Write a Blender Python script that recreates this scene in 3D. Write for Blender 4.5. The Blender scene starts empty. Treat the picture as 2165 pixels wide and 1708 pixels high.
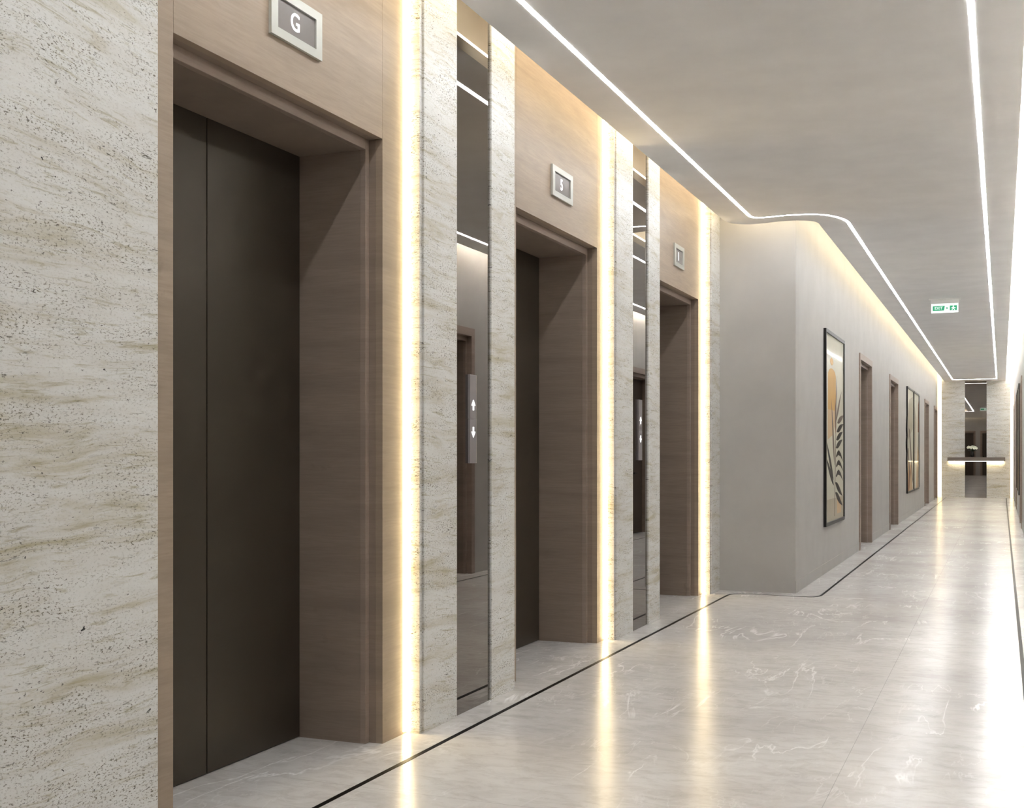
import bpy, bmesh, math, random
from mathutils import Vector, Matrix

S = bpy.context.scene
COL = S.collection
random.seed(7)

# ------------------------------------------------------------------ camera, world, exposure
FPX, CXP, HYP, HCAM = 2510.0, 1082.5, 959.0, 1.15
YAW = math.atan((2118.0 - CXP) / FPX)
cam_d = bpy.data.cameras.new('camera')
cam = bpy.data.objects.new('camera', cam_d); COL.objects.link(cam)
cam.location = (0, 0, HCAM); cam.rotation_euler = (math.pi / 2, 0, YAW)
cam_d.sensor_fit = 'HORIZONTAL'; cam_d.sensor_width = 36
cam_d.lens = FPX / 2165.0 * 36; cam_d.shift_y = (HYP - 854.0) / 2165.0
cam_d.clip_start = 0.02; cam_d.clip_end = 200
S.camera = cam

w = bpy.data.worlds.new('world'); S.world = w; w.use_nodes = True
w.node_tree.nodes['Background'].inputs[0].default_value = (1, 0.95, 0.9, 1)
w.node_tree.nodes['Background'].inputs[1].default_value = 0.0
S.view_settings.view_transform = 'Standard'; S.view_settings.look = 'None'
S.view_settings.gamma = 1; S.view_settings.use_curve_mapping = False
S.view_settings.exposure = 1.75
S.cycles.max_bounces = 10; S.cycles.diffuse_bounces = 7; S.cycles.glossy_bounces = 5
S.cycles.sample_clamp_indirect = 40.0
S.cycles.use_denoising = True
S.cycles.caustics_reflective = False; S.cycles.caustics_refractive = False

LED_WHITE = 15.0      # ceiling lines
LED_COVE = 6.2       # strips along the ceiling edge
LED_PIER = 4.3       # vertical strips beside the stone piers
LED_SHELF = 16.0

# ------------------------------------------------------------------ plan (metres)
H, HTOP = 3.04, 3.45
XS, XW, XF, XD = -2.20, -2.27, -2.33, -2.635     # stone face, wood face, frame face, lift doors
XL, XR = -1.57, 0.29                              # corridor walls
YN, YTURN, YE, YP = -0.6, 9.93, 33.5, 33.3
HDR, FRT = 2.398, 2.355

# ------------------------------------------------------------------ node helpers
def new_mat(name):
    m = bpy.data.materials.new(name); m.use_nodes = True
    nt = m.node_tree; b = nt.nodes['Principled BSDF']
    return m, nt, b
def lk(nt, a, b): nt.links.new(a, b)
def node(nt, typ, **kw):
    n = nt.nodes.new(typ)
    for k, v in kw.items(): setattr(n, k, v)
    return n
def mapped(nt, scale, rot=(0, 0, 0), loc=(0, 0, 0), src=None):
    mp = node(nt, 'ShaderNodeMapping')
    mp.inputs['Scale'].default_value = scale; mp.inputs['Rotation'].default_value = rot; mp.inputs['Location'].default_value = loc
    if src is None:
        g = node(nt, 'ShaderNodeNewGeometry'); src = g.outputs['Position']
    lk(nt, src, mp.inputs['Vector']); return mp.outputs['Vector']
def noise(nt, vec, scale, detail=4, rough=0.55, dist=0.0):
    n = node(nt, 'ShaderNodeTexNoise')
    n.inputs['Scale'].default_value = scale; n.inputs['Detail'].default_value = detail
    n.inputs['Roughness'].default_value = rough; n.inputs['Distortion'].default_value = dist
    lk(nt, vec, n.inputs['Vector']); return n.outputs['Fac']
def ramp(nt, fac, stops):
    r = node(nt, 'ShaderNodeValToRGB'); e = r.color_ramp.elements
    while len(e) < len(stops): e.new(0.5)
    for i, (p, c) in enumerate(stops):
        e[i].position = p
        e[i].color = (c, c, c, 1) if isinstance(c, (int, float)) else (*c, 1)
    lk(nt, fac, r.inputs['Fac']); return r.outputs['Color']
def mixc(nt, fac, a, b, blend='MIX'):
    m = node(nt, 'ShaderNodeMix', data_type='RGBA', blend_type=blend)
    for sock, v in ((m.inputs['Factor'], fac), (m.inputs['A'], a), (m.inputs['B'], b)):
        pass
    ins = [i for i in m.inputs if i.enabled]
    def put(s, v):
        if hasattr(v, 'is_output'): lk(nt, v, s)
        elif isinstance(v, (int, float)): s.default_value = v
        else: s.default_value = (*v, 1) if len(v) == 3 else v
    put(m.inputs[0], fac); put(m.inputs[6], a); put(m.inputs[7], b)
    return m.outputs[2]
def mth(nt, op, a, b=0.0):
    m = node(nt, 'ShaderNodeMath', operation=op)
    for s, v in ((m.inputs[0], a), (m.inputs[1], b)):
        if hasattr(v, 'is_output'): lk(nt, v, s)
        else: s.default_value = v
    return m.outputs[0]
def bump(nt, b, fac, strength, dist=0.002):
    bp = node(nt, 'ShaderNodeBump'); bp.inputs['Strength'].default_value = strength; bp.inputs['Distance'].default_value = dist
    lk(nt, fac, bp.inputs['Height']); lk(nt, bp.outputs[0], b.inputs['Normal'])

def plain(name, col, rough=0.5, metal=0.0, spec=0.5, coat=0.0):
    m, nt, b = new_mat(name)
    v = noise(nt, mapped(nt, (1, 1, 1)), 3.0, 3)
    lo = tuple(c * 0.96 for c in col); hi = tuple(min(1, c * 1.04) for c in col)
    lk(nt, ramp(nt, v, [(0.3, lo), (0.7, hi)]), b.inputs['Base Color'])
    b.inputs['Roughness'].default_value = rough; b.inputs['Metallic'].default_value = metal
    b.inputs['Specular IOR Level'].default_value = spec; b.inputs['Coat Weight'].default_value = coat
    b.inputs['Coat Roughness'].default_value = 0.05
    return m
def glow(name, col, strength, base=(0.8, 0.8, 0.8)):
    m, nt, b = new_mat(name)
    b.inputs['Base Color'].default_value = (*base, 1)
    b.inputs['Emission Color'].default_value = (*col, 1); b.inputs['Emission Strength'].default_value = strength
    return m

def mat_travertine():
    m, nt, b = new_mat('travertine')
    g = node(nt, 'ShaderNodeNewGeometry').outputs['Position']
    # gentle waviness of the beds
    wv = noise(nt, mapped(nt, (1.3, 1.3, 0.9), src=g), 1.0, 2)
    cx = node(nt, 'ShaderNodeCombineXYZ'); lk(nt, mth(nt, 'MULTIPLY', mth(nt, 'SUBTRACT', wv, 0.5), 0.16), cx.inputs['Z'])
    va = node(nt, 'ShaderNodeVectorMath', operation='ADD'); lk(nt, g, va.inputs[0]); lk(nt, cx.outputs[0], va.inputs[1])
    P = va.outputs[0]
    bands = noise(nt, mapped(nt, (1.5, 1.5, 12.0), src=P), 1.0, 9, 0.66, 0.6)
    fine = noise(nt, mapped(nt, (7, 7, 75), src=P), 1.0, 6, 0.72, 0.6)
    grain = noise(nt, mapped(nt, (85, 85, 190), src=P), 1.0, 3, 0.75)
    base = ramp(nt, bands, [(0.30, (0.50, 0.46, 0.33)), (0.39, (0.63, 0.605, 0.54)), (0.46, (0.715, 0.705, 0.68)), (0.60, (0.77, 0.775, 0.765)), (0.72, (0.70, 0.685, 0.64))])
    c1 = mixc(nt, ramp(nt, fine, [(0.33, 0.62), (0.455, 0.0)]), base, (0.33, 0.285, 0.14))
    # fine dark pores, denser inside the darker beds
    dens = ramp(nt, noise(nt, mapped(nt, (2.4, 2.4, 12.0), loc=(4, 4, 4), src=P), 1.0, 6, 0.7, 0.5), [(0.40, 1.0), (0.56, 0.0)])
    pores = ramp(nt, grain, [(0.385, 1.0), (0.45, 0.0)])
    c2 = mixc(nt, mth(nt, 'MULTIPLY', pores, mth(nt, 'ADD', mth(nt, 'MULTIPLY', dens, 0.78), 0.16)), c1, (0.12, 0.10, 0.055))
    dots = ramp(nt, noise(nt, mapped(nt, (42, 42, 75), loc=(8, 2, 5), src=P), 1.0, 3, 0.7, 0.3), [(0.30, 1.0), (0.335, 0.0)])
    c2 = mixc(nt, mth(nt, 'MULTIPLY', dots, 0.8), c2, (0.05, 0.042, 0.03))
    # long thin broken dashes along the beds
    dn = noise(nt, mapped(nt, (22, 22, 130), src=P), 1.0, 4, 0.7, 0.9)
    dash = mth(nt, 'MULTIPLY', ramp(nt, dn, [(0.325, 1.0), (0.38, 0.0)]), mth(nt, 'ADD', mth(nt, 'MULTIPLY', dens, 0.75), 0.2))
    c3 = mixc(nt, dash, c2, (0.05, 0.04, 0.02))
    # a few black pits
    pit = ramp(nt, noise(nt, mapped(nt, (30, 30, 62), loc=(3, 1, 7), src=P), 1.0, 3, 0.6, 0.8), [(0.265, 1.0), (0.285, 0.0)])
    c4 = mixc(nt, pit, c3, (0.016, 0.014, 0.011))
    lk(nt, c4, b.inputs['Base Color']); b.inputs['Roughness'].default_value = 0.42
    b.inputs['Specular IOR Level'].default_value = 0.35
    hgt = mth(nt, 'SUBTRACT', 1.0, mth(nt, 'MAXIMUM', mth(nt, 'MAXIMUM', dash, pit), mth(nt, 'MULTIPLY', pores, 0.4)))
    bump(nt, b, hgt, 0.15, 0.002)
    return m

def mat_wood(name, k=1.0, tint=(0.37, 0.295, 0.23)):
    m, nt, b = new_mat(name)
    g = node(nt, 'ShaderNodeNewGeometry').outputs['Position']
    v1 = noise(nt, mapped(nt, (1.6, 1.6, 14), src=g), 1.0, 6, 0.6, 0.5)
    v2 = noise(nt, mapped(nt, (9, 9, 150), src=g), 1.0, 4, 0.6)
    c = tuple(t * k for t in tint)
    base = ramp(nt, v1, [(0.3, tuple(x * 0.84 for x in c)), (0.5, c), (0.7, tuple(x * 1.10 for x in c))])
    c2 = mixc(nt, ramp(nt, v2, [(0.35, 0.45), (0.6, 0.0)]), base, tuple(x * 0.78 for x in c))
    knots = ramp(nt, noise(nt, mapped(nt, (5, 5, 9), src=g), 1.0, 3, 0.6, 1.0), [(0.25, 0.5), (0.33, 0.0)])
    c3 = mixc(nt, knots, c2, tuple(x * 0.7 for x in c))
    lk(nt, c3, b.inputs['Base Color']); b.inputs['Roughness'].default_value = 0.42
    b.inputs['Specular IOR Level'].default_value = 0.35
    bump(nt, b, v2, 0.05, 0.001)
    return m

def mat_floor():
    m, nt, b = new_mat('grey_marble')
    g = node(nt, 'ShaderNodeNewGeometry').outputs['Position']
    cloud = noise(nt, mapped(nt, (0.9, 0.9, 1), src=g), 1.0, 6, 0.6, 0.6)
    streak = noise(nt, mapped(nt, (7.0, 15.0, 1), src=g), 1.0, 8, 0.75, 0.8)
    base = ramp(nt, cloud, [(0.3, (0.54, 0.52, 0.51)), (0.5, (0.65, 0.635, 0.625)), (0.7, (0.73, 0.725, 0.72))])
    base = mixc(nt, ramp(nt, streak, [(0.3, 0.55), (0.55, 0.0)]), base, (0.38, 0.355, 0.34))
    def veins(scale, rot, width, seed, thr):
        n = noise(nt, mapped(nt, scale, rot=rot, loc=(seed, seed * 2, 0), src=g), 1.0, 5, 0.55, 0.7)
        r = mth(nt, 'ABSOLUTE', mth(nt, 'SUBTRACT', n, 0.5))
        line = ramp(nt, r, [(0.0, 1.0), (width, 0.0)])
        msk = ramp(nt, noise(nt, mapped(nt, (1.4, 1.4, 1), loc=(seed, 5, 0), src=g), 1.0, 3), [(thr, 0.0), (thr + 0.1, 1.0)])
        return mth(nt, 'MULTIPLY', line, msk)
    v1 = veins((3.2, 0.75, 1), (0, 0, 0), 0.013, 2.0, 0.49)
    v2 = veins((6.0, 1.8, 1), (0, 0, 0), 0.012, 9.0, 0.47)
    c = mixc(nt, mth(nt, 'MULTIPLY', v1, 0.85), base, (0.92, 0.915, 0.91))
    c = mixc(nt, mth(nt, 'MULTIPLY', v2, 0.38), c, (0.90, 0.895, 0.89))
    # tile joints
    sp = node(nt, 'ShaderNodeSeparateXYZ'); lk(nt, g, sp.inputs[0])
    def joint(axis, off, period):
        t = mth(nt, 'DIVIDE', mth(nt, 'SUBTRACT', sp.outputs[axis], off), period)
        fr = mth(nt, 'ABSOLUTE', mth(nt, 'SUBTRACT', t, mth(nt, 'ROUND', t)))
        return mth(nt, 'LESS_THAN', fr, 0.0011 / period)
    jt = mth(nt, 'MAXIMUM', joint('X', -0.54, 1.52), joint('Y', 3.59, 1.52 * 2))
    c = mixc(nt, mth(nt, 'MULTIPLY', jt, 0.5), c, (0.20, 0.19, 0.18))
    lk(nt, c, b.inputs['Base Color'])
    lk(nt, ramp(nt, streak, [(0.2, 0.245), (0.8, 0.19)]), b.inputs['Roughness'])
    b.inputs['Specular IOR Level'].default_value = 0.16
    return m

M = dict(
    stone=mat_travertine(),
    wood=mat_wood('beige_veneer', 1.0, (0.375, 0.295, 0.225)),
    frame=mat_wood('shaded_veneer', 0.80, (0.37, 0.29, 0.235)),  # same wood darkened: shade of the recessed jambs and soffits put into the colour
    lip=mat_wood('light_frame_veneer', 0.95, (0.37, 0.29, 0.24)),
    floor=mat_floor(),
    wall=plain('warm_grey_paint', (0.50, 0.485, 0.465), 0.7, 0, 0.2),
    ceil=plain('ceiling_paint', (0.82, 0.815, 0.82), 0.85, 0, 0.15),
    cove=plain('cove_white_paint', (0.80, 0.78, 0.74), 0.8, 0, 0.15),
    mirror=plain('bronze_mirror', (0.29, 0.265, 0.245), 0.012, 1.0),
    bronze=plain('dark_bronze_steel', (0.072, 0.059, 0.043), 0.38, 0.55),
    leaf=plain('dark_door_veneer', (0.10, 0.078, 0.06), 0.45),
    steel=plain('satin_steel', (0.50, 0.51, 0.475), 0.38, 0.3),
    screen=plain('grey_display_glass', (0.27, 0.25, 0.245), 0.15, 0.0),
    btn=plain('call_plate_glass', (0.27, 0.245, 0.25), 0.3, 0.0),
    edge=plain('brushed_edge', (0.5, 0.46, 0.42), 0.3, 0.8),
    black=plain('black_metal', (0.012, 0.011, 0.010), 0.35, 0.3),
    inlay=plain('black_inlay', (0.008, 0.007, 0.006), 0.35, 0, 0.03),
    gap=plain('dark_joint', (0.03, 0.025, 0.02), 0.8),
    white=plain('white_plastic', (0.78, 0.77, 0.76), 0.4),
    brown=plain('taupe_shelf', (0.235, 0.195, 0.165), 0.5),
    paper=plain('cream_paper', (0.60, 0.58, 0.47), 0.5, 0, 0.15, 0.22),
    sand=plain('sand_paint', (0.45, 0.40, 0.30), 0.5, 0, 0.15, 0.22),
    orange=plain('ochre_paint', (0.62, 0.36, 0.10), 0.5, 0, 0.15, 0.22),
    peach=plain('peach_paint', (0.60, 0.42, 0.24), 0.5, 0, 0.15, 0.22),
    rust=plain('rust_paint', (0.32, 0.15, 0.07), 0.5, 0, 0.15, 0.22),
    ink=plain('dark_leaf_paint', (0.028, 0.022, 0.016), 0.5, 0, 0.15, 0.22),
    taupe=plain('taupe_paint', (0.17, 0.13, 0.10), 0.5, 0, 0.15, 0.22),
    petal=plain('white_petal', (0.82, 0.84, 0.72), 0.6),
    green=plain('dark_leaf_green', (0.03, 0.05, 0.025), 0.4),
    led=glow('white_led', (0.96, 0.98, 1.0), LED_WHITE),
    cled=glow('warm_cove_led', (1.0, 0.88, 0.67), LED_COVE),
    rled=glow('soft_cove_led', (0.97, 0.965, 0.95), 70.0),
    pled=glow('warm_strip_led', (1.0, 0.78, 0.42), LED_PIER),
    sled=glow('warm_shelf_led', (1.0, 0.84, 0.50), LED_SHELF),
    digit=glow('white_digit', (1, 1, 1), 0.5),
    signw=glow('lit_sign_white', (0.85, 1.0, 0.93), 0.28, (0.6, 0.66, 0.63)),
    signg=glow('lit_sign_green', (0.03, 0.40, 0.20), 0.22, (0.01, 0.20, 0.08)),
)

# ------------------------------------------------------------------ object helpers
OFF = {}
def wloc(p): return OFF.get(p.name, Vector((0, 0, 0))) if p is not None else Vector((0, 0, 0))
def props(o, label=None, cat=None, group=None, kind=None):
    if label: o['label'] = label
    if cat: o['category'] = cat
    if group: o['group'] = group
    if kind: o['kind'] = kind
    return o
def thing(name, loc, label, cat, group=None, kind=None):
    o = bpy.data.objects.new(name, None); COL.objects.link(o); o.location = loc
    o.empty_display_size = 0.1; OFF[o.name] = Vector(loc)
    return props(o, label, cat, group, kind)
def link(name, me, parent=None, loc=None):
    o = bpy.data.objects.new(name, me); COL.objects.link(o)
    if parent is not None:
        o.parent = parent; OFF[o.name] = wloc(parent)
    elif loc is not None:
        o.location = loc; OFF[o.name] = Vector(loc)
    return o
def finish(name, bm, mats, parent=None, loc=None, bevel=0.0, smooth=False):
    off = wloc(parent) if parent is not None else (Vector(loc) if loc is not None else Vector((0, 0, 0)))
    bmesh.ops.recalc_face_normals(bm, faces=bm.faces)
    bmesh.ops.translate(bm, verts=bm.verts, vec=-off)
    if bevel:
        bmesh.ops.bevel(bm, geom=[e for e in bm.edges if e.calc_face_angle(0) > 0.8], offset=bevel, segments=2, affect='EDGES', profile=0.5)
    if smooth:
        for f in bm.faces: f.smooth = True
    me = bpy.data.meshes.new(name); bm.to_mesh(me); bm.free()
    for mm in (mats if isinstance(mats, (list, tuple)) else [mats]): me.materials.append(mm)
    return link(name, me, parent, loc)
def add_box(bm, x0, x1, y0, y1, z0, z1, mi=0):
    vs = [bm.verts.new((x, y, z)) for x in (x0, x1) for y in (y0, y1) for z in (z0, z1)]
    for q in ((0, 1, 3, 2), (4, 6, 7, 5), (0, 4, 5, 1), (2, 3, 7, 6), (0, 2, 6, 4), (1, 5, 7, 3)):
        f = bm.faces.new([vs[i] for i in q]); f.material_index = mi
def boxes(name, bl, mats, parent=None, loc=None, bevel=0.0):
    bm = bmesh.new()
    for b_ in bl: add_box(bm, *b_)
    return finish(name, bm, mats, parent, loc, bevel)
def add_prism(bm, pts, axis, a0, a1, mi=0):
    """pts: 2-D outline; axis 'x' -> (y,z) outline, 'y' -> (x,z), 'z' -> (x,y)."""
    def v(p, a):
        return {'x': (a, p[0], p[1]), 'y': (p[0], a, p[1]), 'z': (p[0], p[1], a)}[axis]
    A = [bm.verts.new(v(p, a0)) for p in pts]; B = [bm.verts.new(v(p, a1)) for p in pts]
    n = len(pts)
    fs = [bm.faces.new(A), bm.faces.new(B[::-1])]
    for i in range(n): fs.append(bm.faces.new([A[i], B[i], B[(i + 1) % n], A[(i + 1) % n]]))
    for f in fs: f.material_index = mi
def prism(name, pts, axis, a0, a1, mat, parent=None, loc=None, bevel=0):
    bm = bmesh.new(); add_prism(bm, pts, axis, a0, a1); return finish(name, bm, mat, parent, loc, bevel)
def add_lathe(bm, prof, cx, cy, z0, n=24, mi=0):
    rings = [[bm.verts.new((cx + r * math.cos(2 * math.pi * i / n), cy + r * math.sin(2 * math.pi * i / n), z0 + z)) for i in range(n)] for r, z in prof]
    for a, c in zip(rings, rings[1:]):
        for i in range(n):
            f = bm.faces.new([a[i], a[(i + 1) % n], c[(i + 1) % n], c[i]]); f.material_index = mi; f.smooth = True
    bm.faces.new(rings[0][::-1]); bm.faces.new(rings[-1])
def add_tube(bm, pts, r, n=8, mi=0):
    rings = []
    for i, p in enumerate(pts):
        p = Vector(p); d = (Vector(pts[min(i + 1, len(pts) - 1)]) - Vector(pts[max(i - 1, 0)])).normalized()
        u = d.cross(Vector((0.3, 0.2, 1))).normalized() if abs(d.z) < 0.9 else d.cross(Vector((1, 0, 0))).normalized()
        w_ = d.cross(u)
        rr = r[i] if isinstance(r, (list, tuple)) else r
        rings.append([bm.verts.new(p + rr * (math.cos(2 * math.pi * k / n) * u + math.sin(2 * math.pi * k / n) * w_)) for k in range(n)])
    for a, c in zip(rings, rings[1:]):
        for k in range(n):
            f = bm.faces.new([a[k], a[(k + 1) % n], c[(k + 1) % n], c[k]]); f.material_index = mi; f.smooth = True
    bm.faces.new(rings[0][::-1]); bm.faces.new(rings[-1])
def smooth_path(pts, sub=5):
    out = []
    P = [Vector(p) for p in pts]
    for i in range(len(P) - 1):
        p0, p1, p2, p3 = P[max(i - 1, 0)], P[i], P[i + 1], P[min(i + 2, len(P) - 1)]
        for k in range(sub):
            t = k / sub
            out.append(0.5 * ((2 * p1) + (-p0 + p2) * t + (2 * p0 - 5 * p1 + 4 * p2 - p3) * t * t + (-p0 + 3 * p1 - 3 * p2 + p3) * t ** 3))
    out.append(P[-1]); return out
def densify(pts, step):
    out = [Vector(pts[0])]
    for a, c in zip(pts, pts[1:]):
        a, c = Vector(a), Vector(c); n = max(1, int((c - a).length / step))
        for k in range(1, n + 1): out.append(a.lerp(c, k / n))
    return out
def ribbon(name, path, width, z0, z1, mat, closed=False, parent=None, loc=None, step=None):
    """flat bar following a 2-D path"""
    P = [Vector(p) for p in path]
    if step: P = densify(P + ([P[0]] if closed else []), step); P = P[:-1] if closed else P
    n = len(P); bm = bmesh.new(); rows = []
    for i in range(n):
        a = P[(i - 1) % n] if (closed or i > 0) else P[i]
        c = P[(i + 1) % n] if (closed or i < n - 1) else P[i]
        d1 = (P[i] - a).normalized() if (P[i] - a).length > 1e-6 else (c - P[i]).normalized()
        d2 = (c - P[i]).normalized() if (c - P[i]).length > 1e-6 else d1
        nn = (Vector((-d1.y, d1.x)) + Vector((-d2.y, d2.x))).normalized()
        s = width / 2 / max(0.5, nn.dot(Vector((-d1.y, d1.x))))
        l, r = P[i] + nn * s, P[i] - nn * s
        rows.append([bm.verts.new((l.x, l.y, z0)), bm.verts.new((r.x, r.y, z0)), bm.verts.new((r.x, r.y, z1)), bm.verts.new((l.x, l.y, z1))])
    rng = range(n) if closed else range(n - 1)
    for i in rng:
        a, c = rows[i], rows[(i + 1) % n]
        for k in range(4): bm.faces.new([a[k], c[k], c[(k + 1) % 4], a[(k + 1) % 4]])
    if not closed: bm.faces.new(rows[0]); bm.faces.new(rows[-1][::-1])
    return finish(name, bm, mat, parent, loc)
def text_mesh(txt, size, depth):
    cu = bpy.data.curves.new('txt', 'FONT'); cu.body = txt; cu.size = size; cu.extrude = depth; cu.align_x = 'CENTER'; cu.align_y = 'CENTER'
    cu.offset = size * 0.006
    o = bpy.data.objects.new('txt', cu); COL.objects.link(o)
    me = bpy.data.meshes.new_from_object(o.evaluated_get(bpy.context.evaluated_depsgraph_get()))
    bpy.data.objects.remove(o); bpy.data.curves.remove(cu)
    return me
def text_on(name, txt, size, pos, facing, mat, parent, sx=1.0):
    """facing '+x': text read by someone looking towards -x; '-y': read looking towards +y"""
    me = text_mesh(txt, size, 0.0008)
    R = Matrix.Rotation(math.pi / 2, 4, 'X')
    if facing == '+x': R = Matrix.Rotation(math.pi / 2, 4, 'Z') @ R
    me.transform(Matrix.Translation(Vector(pos) - wloc(parent)) @ R @ Matrix.Diagonal((sx, 1, 1, 1)))
    me.materials.clear(); me.materials.append(mat); me.name = name
    return link(name, me, parent)

# ------------------------------------------------------------------ curved paths (plan)
YNC = YN + 0.16
ceil_edge = [(-2.084, YNC), (-2.084, 9.0), (-2.084, 9.40)] 
ceil_edge += [tuple(p) for p in smooth_path([(-2.084, 9.55), (-2.06, 9.67), (-1.99, 9.76), (-1.88, 9.80), (-1.66, 9.765), (-1.53, 9.785), (-1.43, 9.85), (-1.392, 9.95), (-1.39, 10.1)], 5)]
ceil_edge += [(-1.39, 12.0), (-1.39, YP)]
line_l = [(-1.855, -0.3), (-1.855, 9.30)]
line_l += [tuple(p) for p in smooth_path([(-1.855, 9.42), (-1.845, 9.50), (-1.80, 9.545), (-1.72, 9.55), (-1.60, 9.535), (-1.41, 9.56), (-1.29, 9.64), (-1.21, 9.78), (-1.165, 9.96), (-1.16, 10.15)], 5)]
line_l += [(-1.16, 32.35)]
inlay_l = [(-2.06, -0.2), (-2.06, 9.5)]
inlay_l += [tuple(p) for p in smooth_path([(-2.06, 9.58), (-2.045, 9.67), (-1.99, 9.72), (-1.85, 9.735), (-1.65, 9.722), (-1.46, 9.715), (-1.39, 9.74), (-1.358, 9.82), (-1.353, 9.95)], 4)]
inlay_l += [(-1.353, YP)]

# ------------------------------------------------------------------ setting
def struct(o): o['kind'] = 'structure'; return o
struct(boxes('floor', [(-2.75, 0.6, YN - 0.1, YE + 0.1, -0.1, 0)], M['floor']))
struct(boxes('ceiling', [(-2.8, 0.65, YN - 0.1, YE + 0.1, HTOP, HTOP + 0.08)], M['cove']))
struct(prism('ceiling', ceil_edge + [(0.0955, YP), (0.0955, YNC)], 'z', H, H + 0.055, M['ceil']))
# upstand hiding the cove strips
struct(boxes('trim_1', [(0.0835, 0.0955, YNC, YP, H + 0.055, H + 0.075)], M['cove']))

struct(ribbon('added_baffle_left', [(p[0] + 0.16, p[1] + (0.15 if 9.75 < p[1] < 9.9 else 0)) for p in ceil_edge if not (9.55 < p[1] < 9.72 or 9.9 < p[1] < 10.05)], 0.02, H + 0.055, HTOP, M['cove']))  # baffle added above the ceiling slab to stop cove light crossing the plenum
struct(boxes('added_baffle_right', [(-0.08, -0.06, YN, YP, H + 0.055, HTOP)], M['cove']))  # second added baffle, keeps the right cove's light out of the plenum
LD = [(14.62, 16.06), (18.73, 20.27), (27.50, 29.05), (31.45, 32.95)]       # corridor doors, left wall
RD = [(9.00, 10.44), (15.55, 17.00), (19.80, 21.45), (26.6, 28.1), (31.3, 32.8)]     # right wall
DT, DIN = 2.35, 0.075
def wall_boxes(xf, sgn, y0, y1, openings, depth=0.25, back=None):
    xb = back if back is not None else xf + sgn * 0.6
    X = lambda a, c: (min(a, c), max(a, c))
    bl, y = [], y0
    for a, c in openings:
        a += 0.05; c -= 0.05
        bl.append((*X(xf, xb), y, a, 0, HTOP))
        bl.append((*X(xf, xb), a, c, DT - 0.05, HTOP))
        bl.append((*X(xf + sgn * depth, xb), a, c, 0, DT - 0.05))
        y = c
    bl.append((*X(xf, xb), y, y1, 0, HTOP))
    return bl
struct(boxes('wall_left', wall_boxes(XL, -1, YTURN, YE, LD, back=-2.75) + [(-2.8, -2.68, YN, YTURN, 0, HTOP)], M['wall']))
struct(boxes('wall_right', wall_boxes(XR, 1, YN, YE, RD), M['wall']))
struct(boxes('wall_end', [(-2.75, 0.6, YE, YE + 0.1, 0, HTOP)], M['wall']))
ND = [(-2.14, -1.28), (-1.05, -0.19)]
nb, x = [], -2.75
for a, c in ND:
    nb += [(x, a + 0.05, YN - 0.1, YN, 0, HTOP), (a + 0.05, c - 0.05, YN - 0.1, YN, DT - 0.05, HTOP)]; x = c - 0.05
nb += [(x, 0.6, YN - 0.1, YN, 0, HTOP), (-2.75, 0.6, YN - 0.35, YN - 0.25, 0, HTOP)]
struct(boxes('wall_back', nb, M['wall']))
# skirtings, nearly flush
def skirt(xf, sgn, segs):
    bl = []
    for y0, y1 in segs:
        bl.append((min(xf, xf + sgn * 0.004), max(xf, xf + sgn * 0.004), y0, y1, 0, 0.098))
    return bl
def gaps(y0, y1, ops):
    out, y = [], y0
    for a, c in ops: out.append((y, a)); y = c
    out.append((y, y1)); return out
struct(boxes('baseboard_left', skirt(XL, 1, gaps(YTURN, YE, LD)) , M['wall']))
struct(boxes('baseboard_right', skirt(XR, -1, gaps(YN, YE, RD)), M['wall']))
struct(ribbon('trim_2', inlay_l, 0.02, 0.0, 0.0012, M['inlay']))
struct(boxes('trim_3', [(0.095, 0.115, -0.2, YP, 0.0, 0.0012), (-2.07, 0.095, -0.22, -0.2, 0.0, 0.0012)], M['inlay']))

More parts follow.
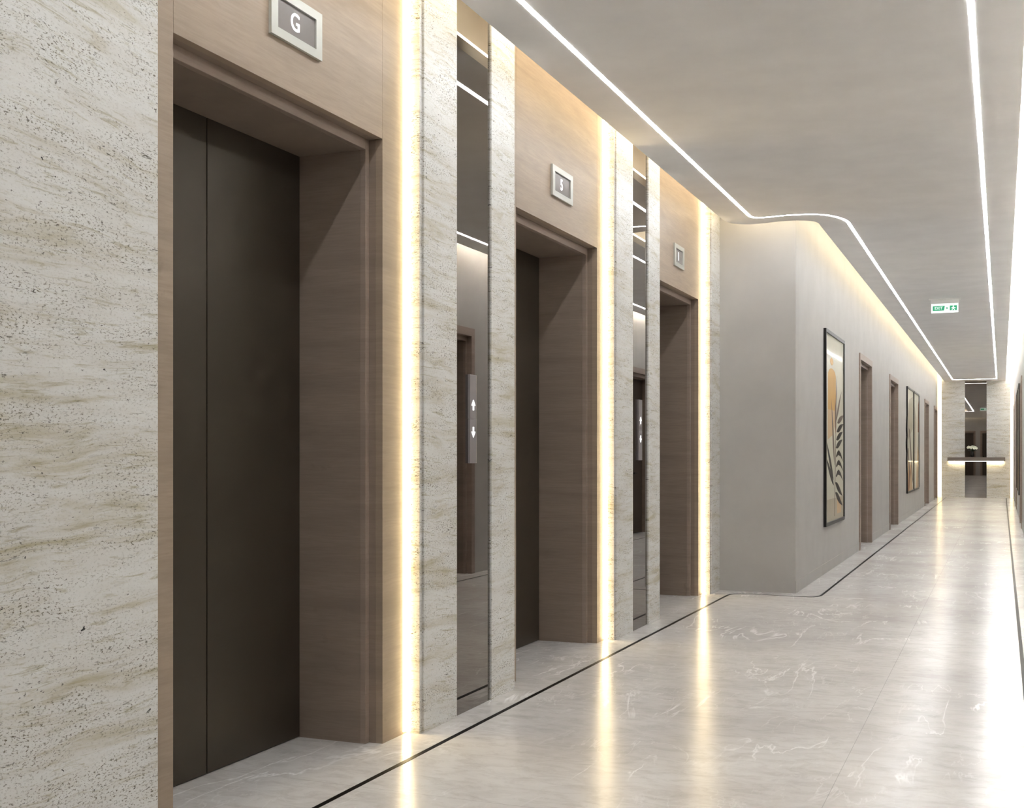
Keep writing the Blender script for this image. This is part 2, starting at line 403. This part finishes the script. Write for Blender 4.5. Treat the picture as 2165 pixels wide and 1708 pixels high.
# ------------------------------------------------------------------ room doors
def room_door(n, wall, a, c):
    """wall 'l','r' (a,c along y) or 'b' (a,c along x)"""
    if wall == 'l': base = (XL, (a + c) / 2, 0); T = lambda u, d: (XL - d, u)
    elif wall == 'r': base = (XR, (a + c) / 2, 0); T = lambda u, d: (XR + d, u)
    else: base = ((a + c) / 2, YN, 0); T = lambda u, d: (u, YN - d)
    def B(u0, u1, d0, d1, z0, z1):
        p, q = T(u0, d0), T(u1, d1)
        return (min(p[0], q[0]), max(p[0], q[0]), min(p[1], q[1]), max(p[1], q[1]), z0, z1)
    t = thing('door_%d' % n, base, None, None, kind='structure')
    i0, i1, top = a + DIN, c - DIN, DT - DIN
    boxes('door_frame', [B(a, i0, -0.016, 0.05, 0, DT), B(i1, c, -0.016, 0.05, 0, DT), B(i0, i1, -0.016, 0.05, top, DT)], M['lip'], t)
    boxes('inner_frame', [B(i0, i0 + 0.028, 0.035, 0.06, 0, top), B(i1 - 0.028, i1, 0.035, 0.06, 0, top), B(i0 + 0.028, i1 - 0.028, 0.035, 0.06, top - 0.045, top)], M['lip'], t)
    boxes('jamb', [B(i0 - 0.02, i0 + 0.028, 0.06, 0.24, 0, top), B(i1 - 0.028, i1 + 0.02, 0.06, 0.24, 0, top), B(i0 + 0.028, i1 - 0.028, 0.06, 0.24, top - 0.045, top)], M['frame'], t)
    if wall == 'b': leaves = [(i0 + 0.03, i1 - 0.03)]
    else:
        mid = a + 0.72; leaves = [(i0 + 0.03, mid - 0.002), (mid + 0.002, i1 - 0.03)]
    for k, (l0, l1) in enumerate(leaves):
        lf = boxes('door_leaf', [B(l0, l1, 0.19, 0.235, 0.006, top - 0.05)], M['leaf'], t, bevel=0.002)
        if k == len(leaves) - 1:
            hx = l0 + 0.055
            boxes('door_handle', [B(hx - 0.024, hx + 0.024, 0.182, 0.19, 0.69, 1.04), B(hx - 0.009, hx + 0.009, 0.135, 0.182, 0.86, 0.88), B(hx - 0.009, hx + 0.13, 0.130, 0.145, 0.857, 0.883)], M['black'], lf, bevel=0.002)
    return t
dn = 1
for a, c in LD: room_door(dn, 'l', a, c); dn += 1
for a, c in RD: room_door(dn, 'r', a, c); dn += 1
for a, c in ND: room_door(dn, 'b', a, c); dn += 1

# ------------------------------------------------------------------ lifts
def elevator(sp0, o0, o1, sp1, label, digit, ilabel, iy0, iy1, with_led=True):
    """wood cladding sp0..sp1 with opening o0..o1"""
    t = thing('elevator', (XW, (o0 + o1) / 2, 0), label, 'elevator', 'lifts along the left wall')
    th = 0.03
    boxes('side_panel', [(XW - th, XW, sp0, o0 - 0.001, 0, HTOP)], M['wood'], t)
    boxes('side_panel', [(XW - th, XW, o1 + 0.001, sp1, 0, HTOP)], M['wood'], t)
    boxes('header_panel', [(XW - th, XW, o0 + 0.001, o1 - 0.001, HDR, HTOP)], M['wood'], t)
    for oj in (o0, o1): boxes('shadow_joint', [(XW - 0.035, XW - 0.004, oj - 0.004, oj + 0.004, HDR, HTOP - 0.001)], M['gap'], t)
    f = 0.028
    # outer reveal from the wood face back to the frame, then the frame lip, then the deep lining
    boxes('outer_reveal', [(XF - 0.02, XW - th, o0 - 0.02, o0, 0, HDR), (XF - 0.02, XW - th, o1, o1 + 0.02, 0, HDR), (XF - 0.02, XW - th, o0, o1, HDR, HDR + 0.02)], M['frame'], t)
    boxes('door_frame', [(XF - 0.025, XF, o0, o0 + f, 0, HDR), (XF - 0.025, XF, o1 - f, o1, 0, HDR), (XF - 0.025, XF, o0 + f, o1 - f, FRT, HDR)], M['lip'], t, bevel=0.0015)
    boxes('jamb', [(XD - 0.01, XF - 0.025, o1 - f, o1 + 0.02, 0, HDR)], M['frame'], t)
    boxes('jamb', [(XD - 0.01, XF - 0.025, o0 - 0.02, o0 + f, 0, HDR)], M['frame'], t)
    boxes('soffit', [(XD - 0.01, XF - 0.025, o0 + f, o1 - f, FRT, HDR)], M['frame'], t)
    mid = (o0 + o1) / 2 + 0.006
    boxes('door_leaf', [(XD - 0.03, XD, o0 + f, mid - 0.0025, 0.003, FRT)], M['bronze'], t, bevel=0.001)
    boxes('door_leaf', [(XD - 0.03, XD, mid + 0.0025, o1 - f, 0.003, FRT)], M['bronze'], t, bevel=0.001)
    boxes('door_backing', [(XD - 0.04, XD - 0.031, o0, o1, 0, HDR)], M['gap'], t)
    # floor indicator
    z0, z1, b = 2.560, 2.728, 0.031
    fi = thing('floor_indicator', (XW, (iy0 + iy1) / 2, z0), ilabel, 'floor indicator', 'lift floor indicators')
    d = XW + 0.012
    boxes('bezel', [(XW, d, iy0, iy1, z0, z0 + b), (XW, d, iy0, iy1, z1 - b, z1), (XW, d, iy0, iy0 + b + 0.008, z0 + b, z1 - b), (XW, d, iy1 - b - 0.008, iy1, z0 + b, z1 - b)], M['steel'], fi)
    boxes('display', [(XW, XW + 0.004, iy0 + 0.03, iy1 - 0.03, z0 + 0.025, z1 - 0.025)], M['screen'], fi)
    text_on('digit', digit, 0.088, (XW + 0.0052, (iy0 + iy1) / 2 - 0.005, (z0 + z1) / 2 - 0.002), '+x', M['digit'], fi, 0.95)
    return t
elevator(2.72, 2.87, 4.155, 4.357, 'first and nearest lift with beige wood surround, floor display reading G above', 'G',
         'nearest steel floor indicator reading G above the first lift', 3.365, 3.685)
elevator(5.372, 5.556, 6.853, 6.997, 'second lift, between the two mirrored stone piers, display reading 5 above', '5',
         'steel floor indicator reading 5 above the second lift', 6.055, 6.385)
elevator(8.035, 8.17, 9.449, 9.597, 'third and farthest lift before the curved wall corner, display reading 1 above', '1',
         'smallest, farthest floor indicator reading 1 above the third lift', 8.665, 8.955)

# ------------------------------------------------------------------ stone piers
def led_strip(y, t, x0=XW):
    bm = bmesh.new(); z, dz = 0.01, (HTOP - 0.02) / 12
    for k in range(12): add_prism(bm, [(x0 + 0.0005, y - 0.0005), (x0 + 0.022, y - 0.0005), (x0 + 0.0005, y - 0.030)], 'z', z + k * dz, z + (k + 1) * dz - 0.0005)
    return finish('led_strip', bm, M['pled'], t)
def pier(y0, m0, m1, y1, label, clabel):
    t = thing('stone_pier', (XS, (y0 + y1) / 2, 0), label, 'pier', 'stone clad piers between the lifts')
    boxes('stone_return', [(XW - 0.03, XS - 0.008, y0, y0 + 0.02, 0, HTOP)], M['stone'], t)
    e = y1 if m0 is None else m0
    boxes('stone_slab', [(XS - 0.02, XS, y0 + 0.028, e, 0, HTOP)], M['stone'], t, bevel=0.0012)
    if m0 is not None:
        boxes('mirror', [(XS - 0.016, XS - 0.010, m0, m1, 0, HTOP)], M['mirror'], t)
        boxes('stone_slab', [(XS - 0.02, XS, m1, y1, 0, HTOP)], M['stone'], t, bevel=0.0012)
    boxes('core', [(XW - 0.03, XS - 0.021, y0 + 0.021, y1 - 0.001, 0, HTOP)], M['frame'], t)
    led_strip(y0, t)
    if m0 is None: return
    yc = m0 + 0.168
    z0, z1 = 1.107, 1.505
    c = thing('call_panel', (XS - 0.010, yc, z0), clabel, 'call button panel', 'lift call panels on the mirrors')
    xf = XS - 0.010
    boxes('plate', [(xf + 0.0005, xf + 0.012, yc - 0.034, yc + 0.034, z0, (z0 + z1) / 2 - 0.0008), (xf, xf + 0.012, yc - 0.034, yc + 0.034, (z0 + z1) / 2 + 0.0008, z1)], M['btn'], c, bevel=0.001)
    boxes('edge_strip', [(xf, xf + 0.0125, yc + 0.034, yc + 0.037, z0, z1)], M['edge'], c)
    for s, zc, nm in ((1, 1.369, 'up_arrow'), (-1, 1.246, 'down_arrow')):
        pts = [(0, 0.024), (0.022, -0.003), (0.0065, -0.003), (0.0065, -0.024), (-0.0065, -0.024), (-0.0065, -0.003), (-0.022, -0.003)]
        prism(nm, [(yc + p[0], zc + s * p[1]) for p in pts], 'x', xf + 0.0118, xf + 0.0135, M['digit'], c)
pier(4.357, 4.703, 5.083, 5.366, 'nearest travertine pier with dark mirror strip, between first and second lift',
     'nearer call panel with up and down arrows on the mirror strip')
pier(6.997, 7.380, 7.744, 8.030, 'second travertine pier with dark mirror strip, between second and third lift',
     'farther call panel with arrows on the second mirror strip')
pier(9.597, None, None, YTURN, 'narrow travertine strip without mirror, right of the third lift at the wall corner', None)
boxes('travertine_cladding', [(XW - 0.03, XS, YN, 2.715, 0, HTOP)], M['stone'], bevel=0.0015)
props(bpy.data.objects['travertine_cladding'], 'large travertine panel at the left edge, beside the nearest lift', 'stone cladding')

# ------------------------------------------------------------------ end wall
t = thing('end_pier', (-0.64, YP, 0), 'travertine end wall panel with dark mirror strip at the far end of the corridor', 'pier')
EX0, EX1, MX0, MX1 = -1.47, 0.205, -0.893, -0.365
boxes('stone_slab', [(EX0, MX0, YP, YP + 0.03, 0, HTOP)], M['stone'], t)
boxes('stone_slab', [(MX1, EX1, YP, YP + 0.03, 0, HTOP)], M['stone'], t)
boxes('mirror', [(MX0, MX1, YP + 0.008, YP + 0.014, 0, HTOP)], M['mirror'], t)
boxes('core', [(EX0 + 0.02, EX1 - 0.02, YP + 0.031, YE - 0.0, 0, HTOP)], M['frame'], t)
for xa in (EX0 + 0.019, EX1 - 0.020):
    bm = bmesh.new()
    for k in range(10): add_box(bm, xa, xa + 0.001, YE - 0.16, YE - 0.02, 0.02 + k * 0.34, 0.02 + k * 0.34 + 0.335)
    finish('led_strip', bm, M['pled'], t)
t = thing('wall_shelf', (-0.62, YP, 0.953), 'floating taupe shelf with glowing underside across the far stone wall', 'shelf')
pts = [(-1.315, 0.955), (-1.315, 0.975), (-1.265, 1.062), (0.035, 1.062), (0.082, 0.975), (0.082, 0.955)]
prism('shelf_board', [(-1.315, YP - 0.0), (-1.315, YP - 0.26), (0.082, YP - 0.26), (0.082, YP)], 'z', 0.955, 1.055, M['brown'], t, bevel=0.003)
boxes('led_strip', [(-1.29 + k * 0.334, -1.29 + k * 0.334 + 0.333, YP - 0.05, YP - 0.03, 0.950, 0.9555) for k in range(4)], M['sled'], t)
# flower vase
vx, vy = -0.712, YP - 0.13
t = thing('flower_vase', (vx, vy, 1.055), 'small dark vase of white blossoms on the far shelf in front of the mirror', 'vase')
bm = bmesh.new(); add_lathe(bm, [(0.03, 0), (0.045, 0.02), (0.05, 0.08), (0.035, 0.13), (0.028, 0.15), (0.034, 0.16)], vx, vy, 1.055)
finish('vase', bm, M['black'], t)
blooms = []
for k in range(11):
    an = k * 2.4; rr = 0.035 + 0.075 * math.sqrt(k / 10.0)
    blooms.append((vx + rr * 1.05 * math.cos(an), vy + rr * 0.6 * math.sin(an), 1.055 + 0.29 - 0.35 * rr + random.uniform(-0.02, 0.03)))
bm = bmesh.new()
for p in blooms: add_tube(bm, [(vx, vy, 1.19), ((vx * 0.6 + p[0] * 0.4), (vy * 0.6 + p[1] * 0.4), 1.25), (p[0], p[1], p[2] - 0.01)], 0.003, 6)
finish('stems', bm, M['green'], t)
bm = bmesh.new()
for k in range(9):
    an = k * 0.7 + 0.3; c0 = Vector((vx, vy, 1.20)); d = Vector((math.cos(an), 0.6 * math.sin(an), 0.35)).normalized(); sd = d.cross(Vector((0, 0, 1))).normalized()
    q = [c0, c0 + d * 0.05 + sd * 0.018, c0 + d * 0.12, c0 + d * 0.05 - sd * 0.018]
    up = Vector((0, 0, 0.003)); A = [bm.verts.new(p) for p in q]; B = [bm.verts.new(p + up) for p in q]
    bm.faces.new(A); bm.faces.new(B[::-1])
    for i in range(4): bm.faces.new([A[i], B[i], B[(i + 1) % 4], A[(i + 1) % 4]])
finish('leaves', bm, M['green'], t)
for p in blooms:
    bm = bmesh.new(); c0 = Vector(p)
    for k in range(6):
        an = k * math.pi / 3 + p[0] * 40
        u = Vector((math.cos(an), -0.5, math.sin(an))).normalized(); v = u.cross(Vector((0, 1, 0))).normalized()
        ring = [c0, c0 + u * 0.014 + v * 0.012, c0 + u * 0.032 + v * 0.013, c0 + u * 0.042, c0 + u * 0.032 - v * 0.013, c0 + u * 0.014 - v * 0.012]
        A = [bm.verts.new(q) for q in ring]; B = [bm.verts.new(q + Vector((0, -0.003, 0))) for q in ring]
        bm.faces.new(A); bm.faces.new(B[::-1])
        for i in range(6): bm.faces.new([A[i], B[i], B[(i + 1) % 6], A[(i + 1) % 6]])
    finish('blossom', bm, M['petal'], t)

# ------------------------------------------------------------------ ceiling lights and coves
lp = line_l + [(-0.12, 32.35), (-0.12, -0.3)]
o = ribbon('linear_light', lp, 0.024, H - 0.0010, H - 0.0003, M['led'], step=0.5)
props(o, 'long white recessed light line running along both sides of the corridor ceiling', 'ceiling light')
o = ribbon('cove_light', [(0.03, YNC + 0.011)] + [(p[0] + 0.011, p[1] + (0.011 if i == 0 else 0)) for i, p in enumerate(ceil_edge)], 0.02, H + 0.056, H + 0.070, M['cled'], step=0.5)
props(o, 'warm light strip along the left edge of the dropped ceiling, washing the walls', 'cove light', 'ceiling cove lights')
o = ribbon('cove_light', [(0.06, YNC + 0.02), (0.06, YP - 0.05)], 0.02, H + 0.056, H + 0.062, M['rled'], step=0.5)
props(o, 'white light strip hidden in the bright right ceiling cove', 'cove light', 'ceiling cove lights')

# ------------------------------------------------------------------ exit sign
ys = 15.42
t = thing('exit_sign', (-0.645, ys, H), 'green and white exit sign hanging from the corridor ceiling', 'exit sign')
boxes('ceiling_plate', [(-0.825, -0.465, ys - 0.045, ys + 0.045, H - 0.012, H)], M['white'], t, bevel=0.003)
boxes('housing', [(-0.805, -0.480, ys - 0.025, ys + 0.025, H - 0.058, H - 0.012)], M['white'], t, bevel=0.003)
pn = boxes('sign_panel', [(-0.800, -0.488, ys - 0.006, ys + 0.006, H - 0.170, H - 0.058)], M['signw'], t)
for s in (-1, 1):
    f0, f1 = (ys - 0.0075, ys - 0.006) if s < 0 else (ys + 0.006, ys + 0.0075)
    zc = H - 0.114
    prism('word_field', [(-0.782, zc - 0.029), (-0.652, zc - 0.029), (-0.642, zc + 0.029), (-0.782, zc + 0.029)], 'y', f0, f1, M['signg'], t)
    prism('direction_arrow', [(-0.624, zc - 0.015), (-0.603, zc), (-0.624, zc + 0.015)], 'y', f0, f1, M['signg'], t)
    boxes('pictogram_field', [(-0.586, -0.504, f0, f1, zc - 0.030, zc + 0.030)], M['signg'], t)
    g0, g1 = (f0 - 0.001, f0) if s < 0 else (f1, f1 + 0.001)
    bm = bmesh.new()
    # running figure: head, trunk, arms, legs
    cx0 = -0.545
    add_prism(bm, [(cx0 + 0.008 * math.cos(a_ * math.pi / 4), zc + 0.021 + 0.0075 * math.sin(a_ * math.pi / 4)) for a_ in range(8)], 'y', g0, g1)
    add_prism(bm, [(cx0 - 0.012, zc + 0.012), (cx0 + 0.010, zc + 0.012), (cx0 + 0.008, zc - 0.008), (cx0 - 0.008, zc - 0.008)], 'y', g0 + 0.0001, g1)
    add_prism(bm, [(cx0 + 0.008, zc + 0.010), (cx0 + 0.028, zc + 0.002), (cx0 + 0.026, zc - 0.004), (cx0 + 0.006, zc + 0.002)], 'y', g0 + 0.0002, g1)
    add_prism(bm, [(cx0 - 0.010, zc + 0.010), (cx0 - 0.028, zc + 0.000), (cx0 - 0.026, zc - 0.006), (cx0 - 0.008, zc + 0.002)], 'y', g0 + 0.0002, g1)
    add_prism(bm, [(cx0 - 0.008, zc - 0.006), (cx0 + 0.001, zc - 0.008), (cx0 - 0.014, zc - 0.028), (cx0 - 0.022, zc - 0.026)], 'y', g0 + 0.0003, g1)
    add_prism(bm, [(cx0 - 0.001, zc - 0.006), (cx0 + 0.008, zc - 0.006), (cx0 + 0.020, zc - 0.026), (cx0 + 0.012, zc - 0.028)], 'y', g0 + 0.0003, g1)
    finish('running_figure', bm, M['signw'], t)
text_on('lettering', 'EXIT', 0.048, (-0.714, ys - 0.0085, H - 0.114), '-y', M['signw'], t, 0.95)

# ------------------------------------------------------------------ pictures
def oval(cy, cz, ry, rz, rot=0, n=14, tip=1.0):
    out = []
    for k in range(n):
        a = 2 * math.pi * k / n
        y = ry * math.cos(a) * (abs(math.cos(a)) ** 0.0); z = rz * math.sin(a) * (1 - (1 - 1 / (1 + tip)) * abs(math.cos(a)) * 0.5)
        out.append((cy + y * math.cos(rot) - z * math.sin(rot), cz + y * math.sin(rot) + z * math.cos(rot)))
    return out
def leaf(y0, z0, y1, z1, wd):
    d = Vector((y1 - y0, z1 - z0)); n = Vector((-d.y, d.x)).normalized(); out = []
    for s, rng in ((1, range(0, 7)), (-1, range(6, -1, -1))):
        for k in rng:
            tt = k / 6; p = Vector((y0, z0)) + d * tt + n * s * wd * (math.sin(math.pi * tt ** 0.75) if 0 < k < 6 else 0)
            if k in (0, 6) and s < 0: continue
            out.append((p.x, p.y))
    return out
def picture(wall, a, c, z0, z1, label, art, group=None, relief=False):
    xf = XL if wall == 'l' else XR; s = 1 if wall == 'l' else -1
    X = lambda p, q: (min(xf + s * p, xf + s * q), max(xf + s * p, xf + s * q))
    t = thing('framed_picture', (xf, (a + c) / 2, z0), label, 'picture', group)
    fw = 0.035
    boxes('picture_frame', [(*X(0, 0.027), a, a + fw, z0, z1), (*X(0, 0.027), c - fw, c, z0, z1), (*X(0, 0.027), a + fw, c - fw, z0, z0 + fw), (*X(0, 0.027), a + fw, c - fw, z1 - fw, z1)], M['black'], t, bevel=0.002)
    bm = bmesh.new(); W, Hh = c - a, z1 - z0
    mats = [M['paper']]
    add_box(bm, *X(0.0, 0.015), a + fw, c - fw, z0 + fw, z1 - fw, 0)
    for i, (mk, poly) in enumerate(art):
        if M[mk] not in mats: mats.append(M[mk])
        lo, hi = 0.0148, 0.0152 + 0.00007 * i
        pp = [(a + fw + max(0.0, min(1.0, u)) * (W - 2 * fw), z0 + fw + max(0.0, min(1.0, v)) * (Hh - 2 * fw)) for u, v in poly]
        q = []
        for p in pp:
            if not q or (abs(p[0] - q[-1][0]) + abs(p[1] - q[-1][1])) > 1e-4: q.append(p)
        add_prism(bm, q, 'x', *X(lo, hi), mi=mats.index(M[mk]))
    finish('art_print', bm, mats, t)
    if relief:
        pts = [(a, z0 + 0.35)]
        for k in range(0, 21):
            v = k / 20; pts.append((a - 0.03 - 0.10 * abs(math.sin(v * 9.4)) * (0.3 + 0.7 * math.sin(math.pi * v)), z0 + 0.4 + v * 0.95))
        pts.append((a, z0 + 1.4))
        prism('carved_edge', pts, 'x', XL + 0.0, XL + 0.025, M['black'], t)
    return t
arch = [(0.10, 0.44), (0.48, 0.44)] + [(0.48 * 0.5 + 0.05 + 0.27 * math.cos(k * math.pi / 10), 0.74 + 0.08 * math.sin(k * math.pi / 10)) for k in range(0, 11)]
botan = [
    ('sand', [(0.0, 0.0), (1.0, 0.0), (1.0, 0.12), (0.0, 0.12)]),
    ('peach', [(0.62, 0.03), (0.86, 0.03), (0.86, 0.11), (0.62, 0.11)]),
    ('orange', [(0.12, 0.60), (0.55, 0.60)] + [(0.335 + 0.215 * math.cos(k * math.pi / 10), 0.78 + 0.045 * math.sin(k * math.pi / 10)) for k in range(0, 11)]),
    ('peach', [(0.12, 0.44), (0.42, 0.47), (0.55, 0.60), (0.12, 0.60)]),
    ('orange', oval(0.32, 0.862, 0.09, 0.022)),
    ('rust', leaf(0.55, 0.46, 0.50, 0.67, 0.03)),
    ('taupe', leaf(0.48, 0.30, 0.30, 0.66, 0.035)),
    ('taupe', leaf(0.50, 0.50, 0.62, 0.80, 0.022)),
    ('taupe', leaf(0.55, 0.54, 0.88, 0.72, 0.02)),
    ('ink', leaf(0.42, 0.22, 0.02, 0.44, 0.024)), ('ink', leaf(0.44, 0.19, 0.0, 0.35, 0.022)), 
    ('taupe', [(0.47, 0.02), (0.49, 0.02), (0.58, 0.62), (0.56, 0.62)]),
]
for k, (u, v) in enumerate([(0.52, 0.13), (0.52, 0.185), (0.55, 0.245), (0.56, 0.30), (0.56, 0.355), (0.58, 0.41), (0.60, 0.455), (0.63, 0.50), (0.66, 0.55)]):
    if k < 5:
        botan.append(('ink', [(u, v - 0.004), (u + 0.08, v + 0.020), (u + 0.16, v + 0.030), (u + 0.28, v + 0.010), (u + 0.42, v - 0.038), (u + 0.26, v - 0.006), (u + 0.12, v + 0.002), (u + 0.03, v - 0.012)] if k > 1 else leaf(u, v + 0.02, u + 0.42, v - 0.065, 0.020)))
    else:
        botan.append(('ink' if k < 8 else 'taupe', leaf(u - 0.03, v - 0.014, u + 0.36, v + 0.036, 0.017)))
picture('l', 11.585, 13.03, 0.45, 2.348, 'tall framed print of dark leaves over an orange arch on the left corridor wall', botan)
swA = [('sand', [(0.1, 0.5), (0.9, 0.62), (0.9, 0.95), (0.3, 0.9)]), ('peach', [(0.0, 0.0), (0.9, 0.0), (0.6, 0.25), (0.1, 0.3)]),
       ('taupe', [(0.25, 0.62), (0.45, 0.60), (0.95, 0.1), (0.8, 0.05)]), ('rust', [(0.05, 0.0), (0.3, 0.0), (0.6, 0.18), (0.35, 0.3)]),
       ('taupe', [(0.1, 0.42), (0.2, 0.42), (0.5, 0.12), (0.4, 0.08)])]
swB = [('sand', [(0.0, 0.3), (0.3, 0.28), (0.5, 0.75), (0.0, 0.9)]), ('rust', [(0.8, 0.6), (1, 0.6), (1, 0.95), (0.85, 0.9)]),
       ('peach', [(0.4, 0.0), (0.9, 0.0), (1.0, 0.4), (0.75, 0.45)]), ('taupe', [(0.7, 0.0), (0.8, 0.0), (0.95, 0.55), (0.9, 0.6)])]
picture('l', 22.18, 23.80, 0.44, 2.35, 'framed abstract brown print, left one of the pair farther down the left wall', swA, 'paired abstract prints', relief=True)
picture('l', 23.90, 25.40, 0.44, 2.35, 'framed pale abstract print, right one of the pair farther down the left wall', swB, 'paired abstract prints')
picture('r', 22.0, 23.7, 0.44, 2.35, 'cream framed print on the right corridor wall, nearer of two seen edge on', swB, 'prints on the right wall')
picture('r', 23.8, 25.5, 0.44, 2.35, 'cream framed print on the right corridor wall, farther of two seen edge on', swA, 'prints on the right wall')
